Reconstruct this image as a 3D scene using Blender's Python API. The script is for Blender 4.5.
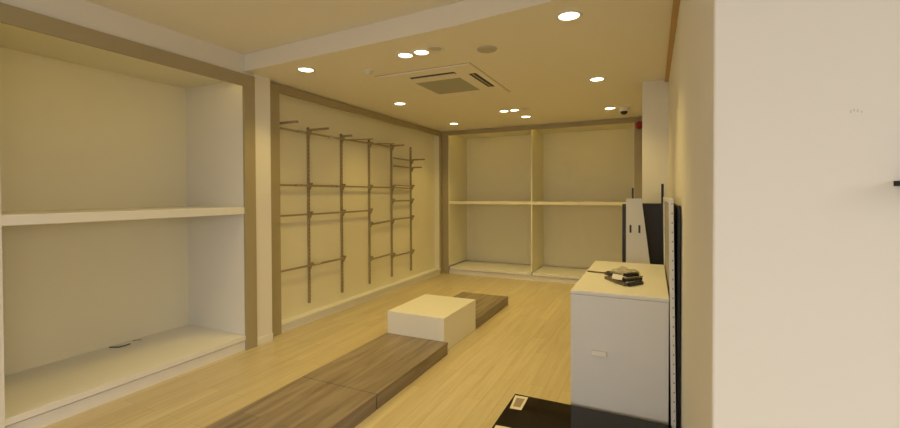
import bpy, bmesh, math, random
from mathutils import Vector, Matrix
random.seed(7)
C = bpy.context.scene.collection
for o in list(bpy.data.objects): bpy.data.objects.remove(o)
S = bpy.context.scene

# ------------------------------------------------------------------ camera
YAW, PITCH, ROLL, FPX = -.4426, -.0135, -.0038, 427.66
cam = bpy.data.cameras.new('camera'); co = bpy.data.objects.new('camera', cam); C.objects.link(co)
cam.sensor_fit = 'HORIZONTAL'; cam.sensor_width = 36; cam.lens = FPX/900*36
cam.clip_start = .02; cam.shift_y = -13.7/900
fwd = Vector((math.sin(YAW)*math.cos(PITCH), math.cos(YAW)*math.cos(PITCH), math.sin(PITCH)))
r0 = Vector((math.cos(YAW), -math.sin(YAW), 0)); u0 = r0.cross(fwd)
right = r0*math.cos(ROLL) + u0*math.sin(ROLL); up = u0*math.cos(ROLL) - r0*math.sin(ROLL)
mw = Matrix(((right.x, up.x, -fwd.x, 0), (right.y, up.y, -fwd.y, 0), (right.z, up.z, -fwd.z, 1.5), (0, 0, 0, 1)))
co.matrix_world = mw
S.camera = co

# ------------------------------------------------------------------ world, daylight, exposure
w = bpy.data.worlds.new('sky'); S.world = w; w.use_nodes = True
w.node_tree.nodes['Background'].inputs[0].default_value = (.86, .90, 1, 1)
w.node_tree.nodes['Background'].inputs[1].default_value = .9
S.view_settings.view_transform = 'Standard'; S.view_settings.look = 'None'
S.view_settings.gamma = 1; S.view_settings.exposure = 0.04; S.view_settings.use_curve_mapping = False
def area(name, loc, rot, sx, sy, power, col):
    l = bpy.data.lights.new(name, 'AREA'); l.shape = 'RECTANGLE'; l.size = sx; l.size_y = sy
    l.energy = power; l.color = col
    o = bpy.data.objects.new(name, l); o.location = loc; o.rotation_euler = rot; C.objects.link(o); return o
# daylight through the shop window behind the camera
area('shop_window_daylight', (-1.5, -8, 3.7), (math.radians(80), 0, 0), 9, 4.4, 430, (1, .88, .81))
area('side_window_daylight', (6.5, -1.2, 3.4), (math.radians(80), 0, math.pi/2), 6, 3.6, 430, (1, .88, .84))  # fill light added from the east to brighten the left recess
SPOT_COL = (1, .73, .215); SPOT_W = 41
SPOT_DEG = 112
LED_E = 5.5
LENS_COL = (1, .90, .66); LENS_E = 9

# ------------------------------------------------------------------ materials
def mat(name, col, rough=.5, metal=0, spec=.5, bump=0, bscale=60, var=0, vscale=3):
    m = bpy.data.materials.new(name); m.use_nodes = True
    n = m.node_tree.nodes; L = m.node_tree.links; b = n['Principled BSDF']
    b.inputs['Base Color'].default_value = (*col, 1); b.inputs['Roughness'].default_value = rough
    b.inputs['Metallic'].default_value = metal; b.inputs['Specular IOR Level'].default_value = spec
    tc = n.new('ShaderNodeTexCoord')
    if var:
        t = n.new('ShaderNodeTexNoise'); t.inputs['Scale'].default_value = vscale; t.inputs['Detail'].default_value = 4
        L.new(tc.outputs['Object'], t.inputs['Vector'])
        mx = n.new('ShaderNodeMix'); mx.data_type = 'RGBA'
        mx.inputs[6].default_value = (*[c*(1-var) for c in col], 1); mx.inputs[7].default_value = (*[min(1, c*(1+var)) for c in col], 1)
        L.new(t.outputs['Fac'], mx.inputs[0]); L.new(mx.outputs[2], b.inputs['Base Color'])
    if bump:
        t2 = n.new('ShaderNodeTexNoise'); t2.inputs['Scale'].default_value = bscale
        L.new(tc.outputs['Object'], t2.inputs['Vector'])
        bp = n.new('ShaderNodeBump'); bp.inputs['Strength'].default_value = bump; bp.inputs['Distance'].default_value = .002
        L.new(t2.outputs['Fac'], bp.inputs['Height']); L.new(bp.outputs[0], b.inputs['Normal'])
    return m

def planks(name, c1, c2, grain, pw, pl, rough, gsx=22, gsy=1.2, gstr=.5, mortar=.0012, mcol=.6):
    """boards running along Y"""
    m = bpy.data.materials.new(name); m.use_nodes = True
    n = m.node_tree.nodes; L = m.node_tree.links; b = n['Principled BSDF']; b.inputs['Roughness'].default_value = rough
    g = n.new('ShaderNodeNewGeometry'); sp = n.new('ShaderNodeSeparateXYZ'); L.new(g.outputs['Position'], sp.inputs[0])
    cb = n.new('ShaderNodeCombineXYZ'); L.new(sp.outputs['Y'], cb.inputs['X']); L.new(sp.outputs['X'], cb.inputs['Y'])
    br = n.new('ShaderNodeTexBrick'); L.new(cb.outputs[0], br.inputs['Vector'])
    br.inputs['Scale'].default_value = 1; br.inputs['Brick Width'].default_value = pl; br.inputs['Row Height'].default_value = pw
    br.inputs['Mortar Size'].default_value = mortar; br.inputs['Bias'].default_value = 0
    br.offset = .37; br.inputs['Color1'].default_value = (*c1, 1); br.inputs['Color2'].default_value = (*c2, 1)
    br.inputs['Mortar'].default_value = (*[c*mcol for c in c1], 1)
    mp = n.new('ShaderNodeMapping'); mp.inputs['Scale'].default_value = (gsx, gsy, gsx); L.new(g.outputs['Position'], mp.inputs[0])
    ns = n.new('ShaderNodeTexNoise'); ns.inputs['Scale'].default_value = 1; ns.inputs['Detail'].default_value = 6; ns.inputs['Roughness'].default_value = .65
    ns.inputs['Distortion'].default_value = .8
    L.new(mp.outputs[0], ns.inputs['Vector'])
    rp = n.new('ShaderNodeValToRGB'); rp.color_ramp.elements[0].position = .34; rp.color_ramp.elements[1].position = .62
    rp.color_ramp.elements[0].color = (*grain, 1); rp.color_ramp.elements[1].color = (1, 1, 1, 1)
    L.new(ns.outputs['Fac'], rp.inputs[0])
    mx = n.new('ShaderNodeMix'); mx.data_type = 'RGBA'; mx.blend_type = 'MULTIPLY'; mx.inputs[0].default_value = gstr
    L.new(br.outputs['Color'], mx.inputs[6]); L.new(rp.outputs[0], mx.inputs[7]); L.new(mx.outputs[2], b.inputs['Base Color'])
    return m

def emit(name, col, s):
    m = bpy.data.materials.new(name); m.use_nodes = True; n = m.node_tree.nodes; L = m.node_tree.links
    n.remove(n['Principled BSDF']); e = n.new('ShaderNodeEmission'); e.inputs[0].default_value = (*col, 1); e.inputs[1].default_value = s
    L.new(e.outputs[0], n['Material Output'].inputs[0]); return m

def glassy(name, tint=(1, 1, 1), gl=.1, rough=.05):
    m = bpy.data.materials.new(name); m.use_nodes = True; n = m.node_tree.nodes; L = m.node_tree.links
    n.remove(n['Principled BSDF']); t = n.new('ShaderNodeBsdfTransparent'); t.inputs[0].default_value = (*tint, 1)
    g = n.new('ShaderNodeBsdfGlossy'); g.inputs['Roughness'].default_value = rough
    mx = n.new('ShaderNodeMixShader'); mx.inputs[0].default_value = gl
    L.new(t.outputs[0], mx.inputs[1]); L.new(g.outputs[0], mx.inputs[2]); L.new(mx.outputs[0], n['Material Output'].inputs[0]); return m

WALL = mat('wall_paint', (.85, .82, .745), .75, bump=.12, bscale=90)
CEIL = mat('ceiling_paint', (.87, .825, .72), .85, bump=.08, bscale=120)
CREAM = mat('cream_panel', (.86, .815, .62), .5, bump=.04)
WHITE = mat('white_laminate', (.84, .825, .78), .4)
WHITE2 = mat('white_board', (.80, .79, .76), .45)
TAUPE = mat('taupe_laminate', (.41, .345, .205), .45, var=.05, vscale=8)
FLOOR = planks('pale_oak_floor', (.655, .57, .38), (.59, .505, .325), (.72, .60, .45), .125, 1.1, .33, gstr=.45)
GREYOAK = planks('grey_oak_board', (.335, .27, .20), (.265, .215, .16), (.50, .46, .42), .17, 3.0, .42, gsx=17, gsy=1.1, gstr=.9, mortar=.0004, mcol=.8)
STEEL = mat('zinc_steel', (.42, .35, .23), .42, metal=.45, var=.12, vscale=40)
CHROME = mat('bright_steel', (.62, .60, .56), .25, metal=.9)
BLACK = mat('black_gloss', (.008, .006, .006), .07, spec=.3)
BLACKM = mat('black_matt', (.012, .010, .010), .45)
SLOT = mat('slot_dark', (.03, .03, .03), .6)
RODM = mat('dull_rod', (.16, .13, .09), .4, metal=.4)
SLOTG = mat('slot_grey', (.17, .15, .13), .6)
GREY = mat('grey_plastic', (.42, .40, .36), .5)
SPK = mat('speaker_cloth', (.50, .47, .40), .7)
GRILLE = mat('filter_grille', (.40, .40, .33), .55)
PLASTIC = mat('white_plastic', (.80, .78, .72), .4)
DARKP = mat('smoked_dome', (.04, .03, .025), .12)
RED = mat('red_plastic', (.36, .02, .015), .35)
WOOD = mat('pine_batten', (.52, .33, .12), .5, var=.15, vscale=12)
PAPER = mat('sticker_paper', (.78, .74, .66), .6)
PRINT = mat('sticker_print', (.34, .28, .18), .6, var=.4, vscale=220)
IVORY = mat('ivory_handle', (.92, .87, .76), .35)
LENS = emit('lamp_glow', LENS_COL, LENS_E)
LENSOFF = mat('lamp_glass_off', (.62, .57, .47), .3)
LED = emit('led_glow', (1, .66, .06), LED_E)
GLASS = glassy('window_glass', (.97, .98, .98), .06, .01)
WRAP = glassy('clear_wrap', (.93, .92, .88), .28, .18)
SCUFF = mat('scuff_mark', (.66, .63, .57), .8)

# ------------------------------------------------------------------ helpers
def box(bm, x0, x1, y0, y1, z0, z1, bev=0, mi=0):
    vs = [bm.verts.new((x, y, z)) for x in (x0, x1) for y in (y0, y1) for z in (z0, z1)]
    f = [(0, 1, 3, 2), (4, 6, 7, 5), (0, 4, 5, 1), (2, 3, 7, 6), (0, 2, 6, 4), (1, 5, 7, 3)]
    fs = [bm.faces.new([vs[i] for i in q]) for q in f]
    for q in fs: q.material_index = mi
    if bev:
        es = list({e for q in fs for e in q.edges})
        bmesh.ops.bevel(bm, geom=es, offset=bev, segments=2, affect='EDGES', profile=.5)
    return fs
def prism(bm, pts, axis, a, b, mi=0):
    """pts: 2D outline in the two other axes (cyclic order), extruded a..b along axis"""
    def v(p, t):
        return {0: (t, p[0], p[1]), 1: (p[0], t, p[1]), 2: (p[0], p[1], t)}[axis]
    A = [bm.verts.new(v(p, a)) for p in pts]; B = [bm.verts.new(v(p, b)) for p in pts]; n = len(pts)
    fs = [bm.faces.new(A), bm.faces.new(B[::-1])]
    for i in range(n): fs.append(bm.faces.new([A[i], B[i], B[(i+1) % n], A[(i+1) % n]][::-1]))
    for f in fs: f.material_index = mi
    bmesh.ops.recalc_face_normals(bm, faces=fs)
    return fs
def bar(bm, p, q, wd, ht, mi=0):
    p, q = Vector(p), Vector(q); d = (q-p).normalized()
    s = d.cross(Vector((0, 0, 1)))
    if s.length < .01: s = Vector((1, 0, 0))
    s.normalize(); t = s.cross(d)
    vs = []
    for e in (p, q):
        for a, b in ((-1, -1), (1, -1), (1, 1), (-1, 1)): vs.append(bm.verts.new(e + s*a*wd/2 + t*b*ht/2))
    fs = [bm.faces.new([vs[i] for i in qd]) for qd in ((0, 1, 2, 3), (7, 6, 5, 4), (0, 4, 5, 1), (1, 5, 6, 2), (2, 6, 7, 3), (3, 7, 4, 0))]
    for f in fs: f.material_index = mi
    bmesh.ops.recalc_face_normals(bm, faces=fs)
def tube(bm, pts, r, seg=10, mi=0):
    pts = [Vector(p) for p in pts]; rings = []
    for i, p in enumerate(pts):
        d = (pts[min(i+1, len(pts)-1)] - pts[max(i-1, 0)]).normalized()
        s = d.cross(Vector((.13, .21, .97))).normalized(); t = d.cross(s)
        rings.append([bm.verts.new(p + r*(math.cos(a)*s + math.sin(a)*t)) for a in [2*math.pi*k/seg for k in range(seg)]])
    fs = []
    for a, b in zip(rings, rings[1:]):
        for k in range(seg): fs.append(bm.faces.new([a[k], a[(k+1) % seg], b[(k+1) % seg], b[k]]))
    fs.append(bm.faces.new(rings[0][::-1])); fs.append(bm.faces.new(rings[-1]))
    for f in fs: f.material_index = mi; f.smooth = True
    bmesh.ops.recalc_face_normals(bm, faces=fs)
def lathe(bm, prof, cx, cy, seg=32, mi=0, smooth=True):
    """prof: list of (r, z); closes ends at r=0"""
    rings = []
    for r, z in prof:
        if r < 1e-6: rings.append([bm.verts.new((cx, cy, z))])
        else: rings.append([bm.verts.new((cx+r*math.cos(2*math.pi*k/seg), cy+r*math.sin(2*math.pi*k/seg), z)) for k in range(seg)])
    fs = []
    for a, b in zip(rings, rings[1:]):
        for k in range(seg):
            j = (k+1) % seg
            if len(a) == 1 and len(b) == 1: continue
            if len(a) == 1: fs.append(bm.faces.new([a[0], b[k], b[j]]))
            elif len(b) == 1: fs.append(bm.faces.new([a[k], b[0], a[j]]))
            else: fs.append(bm.faces.new([a[k], b[k], b[j], a[j]]))
    for f in fs: f.material_index = mi; f.smooth = smooth
    bmesh.ops.recalc_face_normals(bm, faces=fs)
WL = {}
def obj(name, bm, mats, parent=None, at=None):
    """link bm (in world coordinates) as ONE mesh object with its origin at `at`"""
    if at is None:
        if parent: at = WL[parent.name]
        else:
            xs = [v.co for v in bm.verts]
            at = Vector((sum(v.x for v in xs)/len(xs), sum(v.y for v in xs)/len(xs), min(v.z for v in xs)))
    at = Vector(at)
    bmesh.ops.translate(bm, verts=bm.verts, vec=-at)
    me = bpy.data.meshes.new(name); bm.to_mesh(me); bm.free()
    for m in (mats if isinstance(mats, (list, tuple)) else [mats]): me.materials.append(m)
    o = bpy.data.objects.new(name, me); C.objects.link(o)
    if parent: o.parent = parent; o.location = at - WL[parent.name]
    else: o.location = at
    WL[o.name] = at
    return o
def tag(o, label, cat, group=None):
    o['label'] = label; o['category'] = cat
    if group: o['group'] = group
    return o
def thing(name, label, cat, loc, group=None):
    o = bpy.data.objects.new(name, None); C.objects.link(o); o.location = loc; o.empty_display_size = .1
    WL[o.name] = Vector(loc); return tag(o, label, cat, group)
def B(*boxes, bev=0):
    bm = bmesh.new()
    for b in boxes: box(bm, *b, bev=bev)
    return bm
def struct(name, bm, m):
    o = obj(name, bm, m); o['kind'] = 'structure'; return o

# ------------------------------------------------------------------ measures
ZC, ZH = 2.70, 2.86           # lower ceiling, higher ceiling
XA, XB = -3.543, -3.63        # front planes of the left units
YC = 7.30                     # front plane of the back unit
WR = .148                     # right wall face
WY = 1.355                    # wall face beside the camera
FR = -3.5                     # shop front behind the camera

# ------------------------------------------------------------------ the room
struct('floor', B((-4.6, 2.7, -3.6, 8.4, -.06, 0)), FLOOR)
bm = bmesh.new()
prism(bm, [(-4.6, 2.96), (-3.32, 2.891), (-1.315, 2.785), (-.537, 2.689), (.3, 2.59), (.3, 8.4), (-4.6, 8.4)], 2, ZC, ZH+.08)
struct('ceiling', bm, CEIL)
struct('ceiling', B((-4.6, 2.7, -3.6, 3.02, ZH, ZH+.08)), CEIL)
# left wall: pier before the first unit, strip between the units, bands above them
struct('wall_left', B((-4.6, XA, -3.6, 1.126, 0, ZH), (-4.415, XA, 1.126, 1.132, 0, ZH), (-4.6, -4.475, 1.1, 3.2, 0, ZH), (-4.6, XA-.02, 2.998, 3.20, 0, ZH), (-4.6, XA-.06, 3.20, 3.237, 0, ZC+.04), (-4.6, XA-.03, 1.126, 2.998, 2.67, ZH),
     (-4.6, XB-.012, 3.237, 8.4, 2.695, ZC+.04), (-4.6, -3.77, 3.237, 8.4, 0, 2.70)), WALL)
struct('wall_back', B((-3.77, -.10, 8.19, 8.4, 0, ZC+.04), (-3.77, -.104, YC+.012, 8.19, 2.694, ZC+.04)), WALL)
bm = bmesh.new(); box(bm, WR, 2.7, WY, 5.05, 0, ZH+.05, bev=.006)
struct('wall_right', bm, WALL)
bm = bmesh.new(); box(bm, -.104, 2.7, 5.05, 8.4, 0, ZC+.05, bev=.006)
struct('wall_right', bm, WALL)
struct('wall_east', B((2.6, 2.7, -3.6, -2.95, 0, ZH), (2.6, 2.7, .55, WY, 0, ZH), (2.6, 2.7, -2.95, .55, 0, .35), (2.6, 2.7, -2.95, .55, 2.45, ZH)), WALL)
win = struct('window_2', B((2.64, 2.66, -2.95, .55, .35, 2.45)), GLASS)  # unseen window added so the side fill light can enter
bm = bmesh.new()
for y in (-2.95, -1.23, .49): box(bm, 2.62, 2.68, y, y+.06, .35, 2.45)
for z in (.35, 2.39):
    for a in (-2.89, -1.17): box(bm, 2.62, 2.68, a, a+1.66, z, z+.06)
obj('window_frame', bm, GREY, win)
struct('wall_front', B((-3.543, -3.4, -3.6, FR, 0, ZH), (2.2, 2.6, -3.6, FR, 0, ZH), (-3.4, 2.2, -3.6, FR, 0, .3), (-3.4, 2.2, -3.6, FR, 2.6, ZH)), WALL)
win = struct('window_1', B((-3.4, 2.2, -3.56, -3.54, .3, 2.6)), GLASS)
bm = bmesh.new()
for x in (-3.4, -1.55, .32, 2.14): box(bm, x, x+.06, -3.585, -3.52, .3, 2.6)
for z in (.3, 2.54): box(bm, -3.34, 2.14, -3.585, -3.52, z, z+.06)
obj('window_frame', bm, GREY, win)
# skirting
struct('baseboard_left', B((XA, XA+.014, -3.5, 1.15, 0, .095), (XA-.02, XA-.006, 3.0, 3.20, 0, .075), bev=.003), WHITE)
# pine batten in the angle of ceiling and right wall
bm = bmesh.new(); box(bm, WR-.036, WR, 2.63, 5.045, ZC-.03, ZC, bev=.002)
struct('trim_1', bm, WOOD)

# ------------------------------------------------------------------ left display unit (deep, one shelf)
g = 'built-in display units along the walls'
u = thing('display_unit', 'deep white display recess with one thick shelf and taupe frame, nearest on left wall', 'display unit', (-4.0, 2.0, 0))
yA0, yA1, yAi = 1.158, 2.998, 2.875
obj('back_panel', B((-4.47, -4.415, yA0-.02, yAi+.04, .0, 2.67)), CREAM, u)
obj('side_panel', B((-4.415, XA-.025, yAi, yAi+.03, .0, 2.66)), WHITE, u)
obj('side_panel', B((-4.415, XA-.004, yA0-.02, yA0+.012, .0, 2.66)), WHITE, u)
obj('top_panel', B((-4.415, XA-.025, yA0+.012, yAi, 2.62, 2.66)), CREAM, u)
obj('bottom_shelf', B((-4.415, XA-.012, yA0+.012, yAi, .098, .143), bev=.002), WHITE, u)
obj('kick_board', B((-4.415, XA-.03, yA0, yAi, 0, .088)), WHITE, u)
obj('shelf', B((-4.415, XA-.008, yA0+.012, yAi-.002, 1.319, 1.386), bev=.003), WHITE, u)
bm = bmesh.new()
prism(bm, [(1.134, 2.55), (1.134, 2.665), (yA1, 2.665), (yA1, 0), (yAi, 0), (yAi, 2.55)], 0, XA-.024, XA)
obj('frame', bm, TAUPE, u)

obj('led_strip', B((XA-.060, XA-.048, yA0+.05, yAi-.05, 2.605, 2.615)), LED, u)

# ------------------------------------------------------------------ long left unit carrying the rack
u = thing('display_unit', 'long shallow cream wall recess with taupe frame, holding the metal display rack', 'display unit', (-3.7, 5.2, 0))
yB0, yB1, yBi0, yBi1 = 3.237, YC-.0, 3.378, 7.227
obj('back_panel', B((-3.77, -3.75, yB0, 7.30, .1, 2.69)), CREAM, u)
obj('side_panel', B((-3.75, XB-.02, yBi1, yBi1+.018, .1, 2.69)), CREAM, u)
obj('side_panel', B((-3.75, XB-.02, yBi0-.018, yBi0, .1, 2.695)), CREAM, u)
obj('top_panel', B((-3.75, XB-.02, yBi0, yBi1, 2.64, 2.695)), CREAM, u)
obj('ledge', B((-3.75, XB-.004, yBi0, yBi1, .072, .1), bev=.002), WHITE, u)
obj('kick_board', B((-3.75, XB-.018, yBi0, yBi1, 0, .072)), WHITE, u)
bm = bmesh.new()
prism(bm, [(yB0, 0), (yB0, 2.69), (yB1, 2.69), (yB1, 0), (yBi1, 0), (yBi1, 2.60), (yBi0, 2.60), (yBi0, 0)], 0, XB-.02, XB+.008)
obj('frame', bm, TAUPE, u)

# ------------------------------------------------------------------ back unit (two bays, two tiers)
u = thing('display_unit', 'white display shelving of two bays with a middle shelf across the back wall', 'display unit', (-1.9, 7.7, 0))
x0, xm, x1 = -3.491, -1.897, -.262
obj('back_panel', B((x0-.02, x1+.02, 8.15, 8.175, .14, 2.69)), CREAM, u)
obj('side_panel', B((x0-.02, x0+.016, YC-.002, 8.15, .15, 2.69)), CREAM, u)
obj('side_panel', B((x1-.016, x1+.02, YC-.002, 8.15, .15, 2.69)), CREAM, u)
obj('divider', B((xm-.010, xm+.010, YC+.000, 8.15, .15, 2.65)), CREAM, u)
obj('top_panel', B((x0, x1, YC+.02, 8.15, 2.65, 2.69)), CREAM, u)
for a, b in ((x0+.016, xm-.010), (xm+.010, x1-.016)):
    obj('shelf', B((a, b, YC+.008, 8.15, 1.318, 1.372), bev=.002), CREAM, u)
    obj('bottom_shelf', B((a, b, YC+.004, 8.15, .085, .132), bev=.002), WHITE, u)
obj('kick_board', B((x0, x1, YC+.02, 8.15, 0, .077)), WHITE, u)
bm = bmesh.new()
prism(bm, [(XB+.01, 0), (XB+.01, 2.69), (-.106, 2.69), (-.106, 0), (x1, 0), (x1, 2.615), (x0, 2.615), (x0, 0)], 1, YC-.008, YC+.02)
obj('frame', bm, TAUPE, u)

for a, b in ((x0, xm), (xm, x1)):
    obj('led_strip', B((a+.06, b-.06, YC+.030, YC+.042, 2.637, 2.647)), LED, u)

# ------------------------------------------------------------------ ceiling fittings
def downlight(x, y, label, z=ZC, lit=True, r=.062, power=1.0):
    t = thing('downlight', label, 'ceiling light', (x, y, z), 'recessed ceiling downlights')
    bm = bmesh.new(); lathe(bm, [(r, z-.002), (r+.004, z-.008), (r+.02, z-.007), (r+.024, z-.001)], x, y, 28)
    obj('trim_ring', bm, PLASTIC, t)
    bm = bmesh.new(); lathe(bm, [(0, z-.005), (r*.6, z-.005), (r, z-.003)], x, y, 28)
    obj('lens', bm, LENS if lit else LENSOFF, t)
    if lit:
        l = bpy.data.lights.new('lamp', 'SPOT'); l.energy = SPOT_W*power; l.color = SPOT_COL
        l.spot_size = math.radians(SPOT_DEG); l.spot_blend = 1; l.shadow_soft_size = .05
        o = bpy.data.objects.new('lamp', l); C.objects.link(o); o.parent = t; o.location = (0, 0, -.02)
lamps = [
 (-2.997, 3.121, 'lit downlight near the left wall, just above the post between the two left units'),
 (-3.007, 4.82, 'lit downlight in the middle of the three above the metal rack'),
 (-3.037, 6.578, 'lit downlight in the far left corner, close above the back unit frame'),
 (-1.922, 3.173, 'left one of the bright pair of lit downlights in front of the air conditioner'),
 (-1.761, 3.166, 'right one of the bright pair of lit downlights in front of the air conditioner'),
 (-0.511, 2.957, 'largest, nearest lit downlight at the top of the picture, right of the grey disc'),
 (-0.528, 4.708, 'lit downlight on the right side, between the nearest one and the dome camera'),
 (-0.542, 6.372, 'lit downlight right beside the dome camera'),
 (-1.77, 6.486, 'single lit downlight centred in front of the back unit divider'),
 (-1.938, 5.917, 'left one of the small far pair of lit downlights behind the air conditioner'),
 (-1.781, 5.913, 'right one of the small far pair of lit downlights behind the air conditioner')]
for x, y, lb in lamps: downlight(x, y, lb, r=.058 if 'pair' in lb else .066, power=1.3 if 'nearest, ' in lb or 'largest' in lb else .85 if y > 6.3 else .85 if y < 3.125 and x < -2.9 else .8 if 'pair' in lb else 1)
downlight(-1.62, 3.139, 'unlit downlight beside the bright pair in front of the air conditioner', lit=False, r=.055)
downlight(-1.625, 5.89, 'unlit downlight beside the small far pair behind the air conditioner', lit=False, r=.055)
for i, (x, y) in enumerate([(-2.75, 1.75), (-1.55, 1.1), (-1.1, -.9), (-2.75, -.9), (1.4, -1.2)]):  # out-of-view downlights added to light the near part of the room
    downlight(x, y, ['lit downlight of the higher ceiling in front of the deep left recess', 'lit downlight of the higher ceiling over the middle of the shop front',
        'lit downlight of the higher ceiling right above the viewer', 'lit downlight of the higher ceiling near the shop window, left', 'lit downlight of the higher ceiling near the shop window, right'][i], z=ZH, power=.95)

# cassette air conditioner
ax0, ax1, ay0, ay1 = -2.54, -1.51, 3.61, 4.83
t = thing('air_conditioner', 'square white ceiling cassette air conditioner with olive grey centre grille', 'air conditioner', ((ax0+ax1)/2, (ay0+ay1)/2, ZC))
gx0, gx1, gy0, gy1 = -2.29, -1.77, 3.98, 4.55
bm = bmesh.new(); z0 = ZC-.014
# fascia: frame around grille with a chamfered rim
o_ = [(ax0, ay0), (ax1, ay0), (ax1, ay1), (ax0, ay1)]; i_ = [(gx0, gy0), (gx1, gy0), (gx1, gy1), (gx0, gy1)]
top = [bm.verts.new((*p, ZC)) for p in o_]
def inset(p, d): return (p[0]+(d if p[0] < -2.03 else -d), p[1]+(d if p[1] < 4.25 else -d))
rim = [bm.verts.new((*inset(p, .012), z0)) for p in o_]; inn = [bm.verts.new((*p, z0)) for p in i_]
inu = [bm.verts.new((*p, ZC-.004)) for p in i_]
for q in range(4):
    r_ = (q+1) % 4
    bm.faces.new([top[q], top[r_], rim[r_], rim[q]]); bm.faces.new([rim[q], rim[r_], inn[r_], inn[q]]); bm.faces.new([inn[q], inn[r_], inu[r_], inu[q]])
bmesh.ops.recalc_face_normals(bm, faces=bm.faces)
obj('fascia', bm, CEIL, t)
bm = bmesh.new(); e = .006
for q in ((ax0-e, ax1+e, ay0-e, ay0), (ax0-e, ax1+e, ay1, ay1+e), (ax0-e, ax0, ay0, ay1), (ax1, ax1+e, ay0, ay1)): box(bm, *q, ZC-.004, ZC)
obj('gasket', bm, GREY, t)  # grey strip drawn in place of the shadow gap round the fascia
bm = bmesh.new(); box(bm, gx0, gx1, gy0, gy1, ZC-.012, ZC-.006)
obj('grille', bm, GRILLE, t)
cx, cy = (gx0+gx1)/2, (gy0+gy1)/2
slots = [(-2.235, -1.74, 3.765, 3.832, 0), (-1.64, -1.565, 3.90, 4.46, 1), (-2.29, -1.77, 4.66, 4.72, 2), (-2.46, -2.40, 3.99, 4.54, 3)]
for a, b, c, d, v in slots:
    s = obj('air_outlet', B((a, b, c, d, z0-.002, z0+.006)), SLOT if v < 2 else CEIL, t)
    if v > 1: continue
    bm = bmesh.new()
    if v: box(bm, (a+b)/2-.006, (a+b)/2+.010, c+.01, d-.01, z0-.008, z0-.003)
    else: box(bm, a+.01, b-.01, (c+d)/2+.006, (c+d)/2+.024, z0-.008, z0-.003)
    obj('louvre', bm, PLASTIC if not v else GREY, s)
bm = bmesh.new(); lathe(bm, [(0, ZC-.012), (.066, ZC-.012), (.080, ZC-.008), (.083, ZC)], -1.239, 3.338, 32)
tag(obj('ceiling_speaker', bm, SPK), 'flat round grey speaker disc on the ceiling in front of the air conditioner', 'speaker')
t = thing('smoke_detector', 'small white smoke detector on the ceiling above the metal rack', 'smoke detector', (-2.496, 3.422, ZC))
bm = bmesh.new(); lathe(bm, [(0, ZC-.014), (.045, ZC-.014), (.05, ZC-.009), (.052, ZC)], -2.496, 3.422, 28); obj('base', bm, PLASTIC, t)
bm = bmesh.new(); lathe(bm, [(0, ZC-.034), (.022, ZC-.033), (.033, ZC-.024), (.035, ZC-.0142)], -2.496, 3.422, 28); obj('sensor_head', bm, PLASTIC, t)
# dome camera
X, Y = -.361, 6.40
t = thing('dome_camera', 'white dome security camera with dark lens on the ceiling near the right pillar', 'security camera', (X, Y, ZC))
bm = bmesh.new(); lathe(bm, [(0, ZC-.02), (.075, ZC-.02), (.082, ZC-.012), (.082, ZC)], X, Y); obj('base', bm, PLASTIC, t)
bm = bmesh.new(); lathe(bm, [(.058, ZC-.0202), (.058, ZC-.045), (.052, ZC-.058), (.046, ZC-.061)], X, Y); obj('housing', bm, PLASTIC, t)
bm = bmesh.new(); lathe(bm, [(.048, ZC-.0595), (.046, ZC-.075), (.036, ZC-.092), (.02, ZC-.102), (0, ZC-.105)], X, Y); obj('lens_dome', bm, DARKP, t)
# red alarm
t = thing('alarm_sounder', 'small red alarm sounder on the upper right corner of the back unit frame', 'alarm', (-.185, YC-.008, 2.565))
def disc_y(bm, cx, cz, prof, seg=28):
    b2 = bmesh.new(); lathe(b2, prof, 0, 0, seg)
    bmesh.ops.rotate(b2, verts=b2.verts, cent=(0, 0, 0), matrix=Matrix.Rotation(math.pi/2, 3, 'X'))
    bmesh.ops.translate(b2, verts=b2.verts, vec=(cx, 0, cz))
    me = bpy.data.meshes.new('tmp'); b2.to_mesh(me); b2.free(); bm.from_mesh(me); bpy.data.meshes.remove(me)
bm = bmesh.new(); disc_y(bm, -.185, 2.565, [(0, 0), (.06, 0), (.06, .03), (.055, .035), (0, .035)])
bmesh.ops.translate(bm, verts=bm.verts, vec=(0, YC-.008, 0)); obj('base', bm, RED, t)
bm = bmesh.new(); disc_y(bm, -.185, 2.565, [(0, .0352), (.05, .0352), (.045, .06), (.03, .075), (0, .08)])
bmesh.ops.translate(bm, verts=bm.verts, vec=(0, YC-.008, 0)); obj('cap', bm, RED, t)

# ------------------------------------------------------------------ metal display rack on the long left panel
XP = -3.75
UY = [3.315, 3.915, 4.52, 5.132, 5.722, 6.32]
unames = ['hidden one behind the left post of the taupe frame', 'first from the left in clear view', 'second from the left in clear view',
          'third from the left in clear view', 'second from the right end', 'last at the right end']
for y, nm in zip(UY[1:], unames[1:]):
    bm = bmesh.new(); box(bm, XP, XP+.026, y-.011, y+.011, .20, 2.31)
    for i in range(42):
        z = .23+i*.05; box(bm, XP+.0255, XP+.0268, y-.004, y+.004, z, z+.022, mi=1)
    tag(obj('wall_upright', bm, [STEEL, SLOT]), 'slotted metal rack upright on the cream panel, ' + nm, 'rack upright', 'metal rack uprights')
bm = bmesh.new(); y = UY[0]+.093; box(bm, XP, XP+.026, y-.012, y+.012, .20, 2.31)
for i in range(42): box(bm, XP+.0255, XP+.0268, y-.004, y+.004, .23+i*.05, .252+i*.05, mi=1)
UY[0] = y
tag(obj('wall_upright', bm, [STEEL, SLOT]), 'slotted metal rack upright tucked behind the left post of the taupe frame', 'rack upright', 'metal rack uprights')
XR = XP+.055
unm = ['the frame post', 'the first clear upright', 'the second clear upright', 'the third clear upright', 'the second-last upright', 'the last upright']
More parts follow.
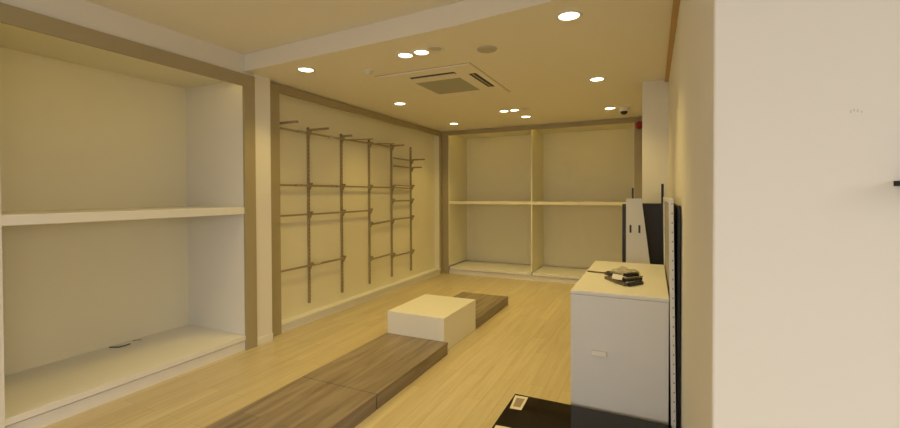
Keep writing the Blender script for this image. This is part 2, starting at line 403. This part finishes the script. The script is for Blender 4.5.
def bracket(i, z, L, lbl):
    y = UY[i]
    t = thing('rack_bracket', f'{lbl} metal bracket on {unm[i]}', 'rack bracket', (XP+.027, y, z), 'metal rack brackets')
    bm = bmesh.new(); box(bm, XP+.027, XP+.027+L, y-.011, y+.011, z+.010, z+.034); obj('arm', bm, STEEL, t)
    bm = bmesh.new(); prism(bm, [(XP+.027, z+.010), (XP+.072, z+.010), (XP+.042, z-.045), (XP+.027, z-.055)], 1, y-.008, y+.008)
    obj('gusset', bm, STEEL, t)
z1, z2, z3, z4 = 2.235, 1.612, 1.27, .66
bracket(0, z1+.02, .33, 'long top')
bracket(1, z1+.02, .30, 'long top'); bracket(2, z1+.02, .16, 'top'); bracket(3, z1, .05, 'short top'); bracket(4, z1+.015, .22, 'long top')
for i in range(1, 5): bracket(i, z2, .05, 'short eye-level')
bracket(5, z2+.02, .06, 'short eye-level')
for i in (1, 2, 3): bracket(i, z3, .05, 'short mid-height')
for i in (1, 2): bracket(i, z4, .05, 'short low')
for i, z in ((3, .57), (4, .545), (5, .53)): bracket(i, z, .05, 'short low')
for i, z in ((3, 1.075), (4, 1.09), (5, 1.115)): bracket(i, z, .05, 'short lower mid-height')
bracket(5, 2.07, .26, 'long upper'); bracket(5, 1.94, .20, 'second upper')
bracket(4, 1.40, .05, 'short'); bracket(5, 1.40, .05, 'short')
def rail(ya, za, yb, zb, lbl, d=.017, sleeve=None, xo=0):
    t = thing('hang_rail', lbl, 'hang rail', (XR+xo, (ya+yb)/2, (za+zb)/2), 'metal rack hang rails')
    bm = bmesh.new(); bar(bm, (XR+xo, ya, za), (XR+xo, yb, zb), d, d*1.25); obj('rail_bar', bm, STEEL, t)
    for q in sleeve or ():
        zz = za+(q-ya)/(yb-ya)*(zb-za); bm = bmesh.new(); box(bm, XR+xo-d*.7, XR+xo+d*.7, q-.05, q+.05, zz-d*.8, zz+d*.8)
        obj('joint_sleeve', bm, CHROME, t)
Y0 = UY[0]
seg = ['between the frame post and the first clear upright', 'between the first and second clear uprights', 'between the second and third clear uprights',
       'between the third clear and the second-last upright', 'between the last two uprights']
E_ = .008
ys = UY
rail(ys[0]+.02, z1, ys[1]-E_, z1, 'top metal hang rail '+seg[0], sleeve=[3.75])
rail(ys[1]+E_, z1, ys[2]-E_, z1, 'top metal hang rail '+seg[1], sleeve=[4.28])
rail(ys[2]+E_, z1, ys[3]-E_, z1+.01, 'level top metal hang rail '+seg[2])
rail(ys[3]+E_, z1+.01, ys[4]-E_, z1+.015, 'level top metal hang rail '+seg[3])
rail(ys[2]+.12, z1+.005, ys[3]+.01, z1+.075, 'loose slanting metal rail above the top one '+seg[2], d=.014, xo=.022)
rail(ys[3]+.12, z1+.02, ys[4]-.01, z1+.065, 'loose slanting metal rail above the top one '+seg[3], d=.014, xo=.022)
for i in range(4): rail(ys[i]+(.02 if i == 0 else E_), z2, ys[i+1]-E_, z2, 'eye-level metal hang rail '+seg[i], sleeve=[[3.72], [4.33], None, None][i], d=.02 if i == 1 else .017)
rail(ys[4]+E_, z2+.005, ys[5]-E_-.05, z2-.012, 'lower of two close eye-level metal rails '+seg[4], d=.014)
rail(ys[4]+E_, z2+.04, ys[5]+.03, z2+.03, 'upper of two close eye-level metal rails '+seg[4], d=.014)
for i in range(3): rail(ys[i]+(.02 if i == 0 else E_), z3, ys[i+1]-E_, z3+.003, 'mid-height metal hang rail '+seg[i])
rail(ys[3]+E_, 1.072, ys[4]-E_, 1.10, 'lower mid-height metal hang rail '+seg[3], d=.02)
rail(ys[4]+E_, 1.11, ys[5]-E_, 1.115, 'lower mid-height metal hang rail '+seg[4])
for i in range(2): rail(ys[i]+(.02 if i == 0 else E_), z4, ys[i+1]-E_, z4, 'low metal hang rail '+seg[i], sleeve=[None, [4.0]][i])
rail(ys[3]+E_, .562, ys[4]-E_, .575, 'low metal hang rail '+seg[3])
rail(ys[4]+E_, .53, ys[5]-E_, .53, 'low metal hang rail '+seg[4], sleeve=[5.85, 6.15])
rail(ys[4]+E_, 2.078, ys[5]-E_, 2.078, 'uppermost short metal hang rail '+seg[4])
rail(ys[4]+E_, 1.955, ys[5]-E_, 1.955, 'second short metal hang rail from the top '+seg[4], d=.02)
rail(ys[4]+E_, 1.40, ys[5]-E_, 1.405, 'short metal hang rail just below eye level '+seg[4])

# ------------------------------------------------------------------ floor platforms and cube
hP = .1115
def platform(x0, x1, y0, y1, label):
    t = thing('floor_platform', label, 'platform', ((x0+x1)/2, (y0+y1)/2, 0), 'low grey oak display platforms')
    obj('top_board', B((x0, x1, y0, y1, hP-.022, hP), bev=.0015), GREYOAK, t)
    obj('plinth', B((x0+.004, x1-.004, y0+.004, y1-.004, 0, hP-.022)), GREYOAK, t)
platform(-2.42, -1.732, .65, 2.452, 'nearest low grey oak display platform, running out of the bottom of the picture')
platform(-2.42, -1.732, 2.458, 3.60, 'low grey oak display platform touching the front of the white cube')
platform(-2.45, -1.768, 4.41, 5.57, 'low grey oak display platform sticking out behind the white cube')
bm = bmesh.new(); box(bm, -2.412, -1.776, 3.605, 4.404, 0, .332, bev=.003)
tag(obj('display_cube', bm, WHITE), 'low square white display cube between the grey oak platforms', 'display cube')

# ------------------------------------------------------------------ white counter cabinet
kx0, kx1, ky0, ky1 = -.464, .087, 2.735, 4.03
t = thing('counter_cabinet', 'white counter cabinet with a small ivory handle, right of the room', 'cabinet', ((kx0+kx1)/2, (ky0+ky1)/2, 0))
obj('body', B((kx0+.004, kx1-.004, ky0+.018, ky1-.004, 0, .878)), WHITE, t)
obj('worktop', B((kx0, kx1, ky0, ky1, .878, .90), bev=.002), WHITE, t)
d_ = obj('drawer_front', B((kx0+.002, kx1-.002, ky0+.001, ky0+.017, .06, .876), bev=.0015), WHITE2, t)
bm = bmesh.new(); box(bm, -.334, -.249, ky0-.022, ky0-.010, .516, .546, bev=.003)
for x in (-.320, -.270): box(bm, x, x+.008, ky0-.012, ky0+.002, .523, .539)
obj('handle', bm, IVORY, d_)
# black glossy plinth in front
t = thing('black_plinth', 'low glossy black plinth with white stickers on the floor before the white counter', 'plinth', (-.33, 2.0, 0))
px0, px1, py0, py1 = -.808, .098, 1.40, 2.686
obj('top_panel', B((px0, px1, py0, py1, .18, .20), bev=.0015), BLACK, t)
obj('body', B((px0+.006, px1-.006, py0+.006, py1-.006, 0, .18)), BLACKM, t)
def sticker(pts):
    bm = bmesh.new(); prism(bm, pts, 2, .2002, .2008)
    s = obj('sticker', bm, PAPER, t); c = [sum(p[i] for p in pts)/4 for i in (0, 1)]
    bm = bmesh.new(); prism(bm, [(c[0]+(p[0]-c[0])*.62, c[1]+(p[1]-c[1])*.66) for p in pts], 2, .2009, .2012)
    obj('print', bm, PRINT, s)
sticker([(-.800, 2.662), (-.716, 2.668), (-.712, 2.492), (-.782, 2.486)])
sticker([(-.795, 2.270), (-.708, 2.278), (-.706, 2.10), (-.785, 2.092)])

# things on the counter
zt = .90
bm = bmesh.new(); tube(bm, [(-.450, 3.425, zt+.006), (-.38, 3.41, zt+.006), (-.305, 3.395, zt+.006)], .006)
tag(obj('metal_rod', bm, RODM), 'thin dark metal rod lying on the white counter top, left of the bundle', 'rod')
t = thing('bracket_bundle', 'bundle of dark metal brackets in clear wrap with a white tag, on the white counter', 'bundle', (-.19, 3.22, zt))
BR = [((-.285, 3.20, .011), (-.145, 2.99, .011), .05, 1), ((-.275, 3.25, .034), (-.15, 3.05, .033), .05, 0), ((-.165, 3.03, .033), (-.085, 3.12, .031), .05, 0),
      ((-.15, 2.99, .011), (-.075, 3.11, .011), .05, 0), ((-.295, 3.29, .026), (-.215, 3.20, .028), .055, 1), ((-.14, 3.17, .026), (-.065, 3.18, .024), .06, 0), ((-.165, 3.09, .055), (-.095, 3.17, .052), .035, 0)]
for a, b, wd, mi in BR:
    bm = bmesh.new(); bar(bm, (a[0], a[1], zt+a[2]), (b[0], b[1], zt+b[2]), wd, .02)
    for f in range(5):
        q = Vector(a).lerp(Vector(b), .12+.19*f); tube(bm, [(q.x-.014, q.y-.004, zt+q.z+.0115), (q.x+.014, q.y+.012, zt+q.z+.0125)], .005, 6, mi=1)
    obj('bracket', bm, [RODM if mi else BLACKM, CHROME if not mi else BLACKM], t)
bm = bmesh.new(); box(bm, -.032, .032, -.020, .020, 0, .004, bev=.001)
bmesh.ops.rotate(bm, verts=bm.verts, cent=(0, 0, 0), matrix=Matrix.Rotation(.75, 3, 'X') @ Matrix.Rotation(-.15, 3, 'Z'))
bmesh.ops.translate(bm, verts=bm.verts, vec=(-.212, 3.05, zt+.045)); obj('paper_tag', bm, PAPER, t)
bm = bmesh.new()
bmesh.ops.create_icosphere(bm, subdivisions=3, radius=1)
for v in bm.verts:
    n_ = 1+.12*math.sin(9*v.co.x+4*v.co.y)+.10*math.sin(11*v.co.y-5*v.co.z+2)
    v.co = Vector((-.185+v.co.x*.105*n_, 3.27+v.co.y*.21*n_, zt+.003+max(0, v.co.z)*.066*n_))
obj('clear_wrap', bm, WRAP, t)

# ------------------------------------------------------------------ panels between counter and right wall
t = thing('shelving_end_frame', 'tall pale end frame with slotted upright standing right of the white counter', 'shelving frame', (.10, 3.4, 0))
def lean(bm, top, bot, h):            # tilt sideways: x shifts from bot at the floor to top at height h
    for v in bm.verts: v.co.x += bot+(top-bot)*v.co.z/h
bm = bmesh.new(); box(bm, 0, .024, 2.695, 2.730, 0, 1.472, bev=.001)
for i in range(27):
    z = .06+i*.053; box(bm, .014, .0185, 2.6942, 2.6955, z, z+.009, mi=1)
lean(bm, .081, .100, 1.472)
obj('slotted_upright', bm, [WHITE2, SLOTG], t)
bm = bmesh.new(); box(bm, 0, .018, 4.08, 4.12, 0, 1.472, bev=.001); lean(bm, .081, .100, 1.472)
obj('rear_upright', bm, WHITE2, t)
bm = bmesh.new(); box(bm, .008, .014, 2.730, 4.08, .05, 1.445); lean(bm, .083, .100, 1.472); obj('infill_panel', bm, GREY, t)
bm = bmesh.new(); box(bm, .002, .018, 2.730, 4.08, 1.446, 1.470); lean(bm, .081, .100, 1.472); obj('top_rail', bm, WHITE2, t)
bm = bmesh.new(); box(bm, .128, .143, 2.74, 4.00, 0, 1.431, bev=.001)
tag(obj('black_board', bm, BLACKM), 'tall thin black board leaning between the pale slotted frame and the right wall', 'board')
# behind the counter
bm = bmesh.new(); box(bm, -.112, .104, 4.86, 4.885, 0, 1.401, bev=.001)
tag(obj('black_board', bm, BLACKM), 'wide black board standing behind the white counter, right of the tapered board', 'board')
bm = bmesh.new()
A_ = lambda z: -.097+(1.455-z)*.120
prism(bm, [(-.234, 0), (-.234, 1.455), (-.097, 1.455), (A_(0), 0)], 1, 4.50, 4.518)
for x in (-.203, -.124): box(bm, x, x+.018, 4.4990, 4.4998, 1.122, 1.198, mi=1)
tag(obj('tapered_board', bm, [WHITE2, SLOT]), 'white tapered board with two short dark slots, standing behind the counter', 'board')
g = 'black posts behind the counter'
bm = bmesh.new(); box(bm, -.268, -.236, 4.50, 4.53, 0, 1.401, bev=.001)
tag(obj('black_post', bm, BLACKM), 'slim black post along the left edge of the white tapered board', 'post', g)
bm = bmesh.new(); box(bm, -.196, -.178, 4.84, 4.858, 0, 1.561, bev=.001)
tag(obj('black_post', bm, BLACKM), 'thin black post whose tip shows above the white tapered board', 'post', g)
bm = bmesh.new(); box(bm, .078, .101, 4.83, 4.85, 0, 1.60, bev=.001)
tag(obj('black_post', bm, BLACKM), 'thin black post rising above the pale slotted frame, against the right pillar', 'post', g)

# ------------------------------------------------------------------ odds and ends
bm = bmesh.new(); prism(bm, [(.511, WY-.001), (.68, WY-.001), (.68, 1.22), (.545, 1.27)], 2, 1.516, 1.528)
tag(obj('wall_shelf', bm, BLACKM), 'corner of a thin dark shelf on the white wall at the right edge', 'shelf')
bm = bmesh.new()
for x, z, l_ in ((.432, 1.697, .008), (.438, 1.700, .006), (.445, 1.698, .007), (.452, 1.695, .005)): box(bm, x, x+.0022, WY-.0008, WY-.0002, z-l_/2, z+l_/2)
o = obj('trim_2', bm, SCUFF); o['kind'] = 'structure'  # thin slivers forming a scuff on the near wall face
bm = bmesh.new(); tube(bm, [(-4.38, 2.13, .1485), (-4.31, 2.165, .1485), (-4.27, 2.20, .158), (-4.31, 2.26, .1485)], .005, 8)
tag(obj('wire_offcut', bm, BLACKM), 'dark bent wire offcut lying on the bottom of the deep left recess', 'wire')
bm = bmesh.new(); tube(bm, [(-4.385, 2.32, .1468), (-4.35, 2.35, .150), (-4.33, 2.37, .1468)], .0035, 8)
tag(obj('wire_offcut', bm, STEEL), 'shorter wire scrap right of the bent wire in the deep left recess', 'wire')
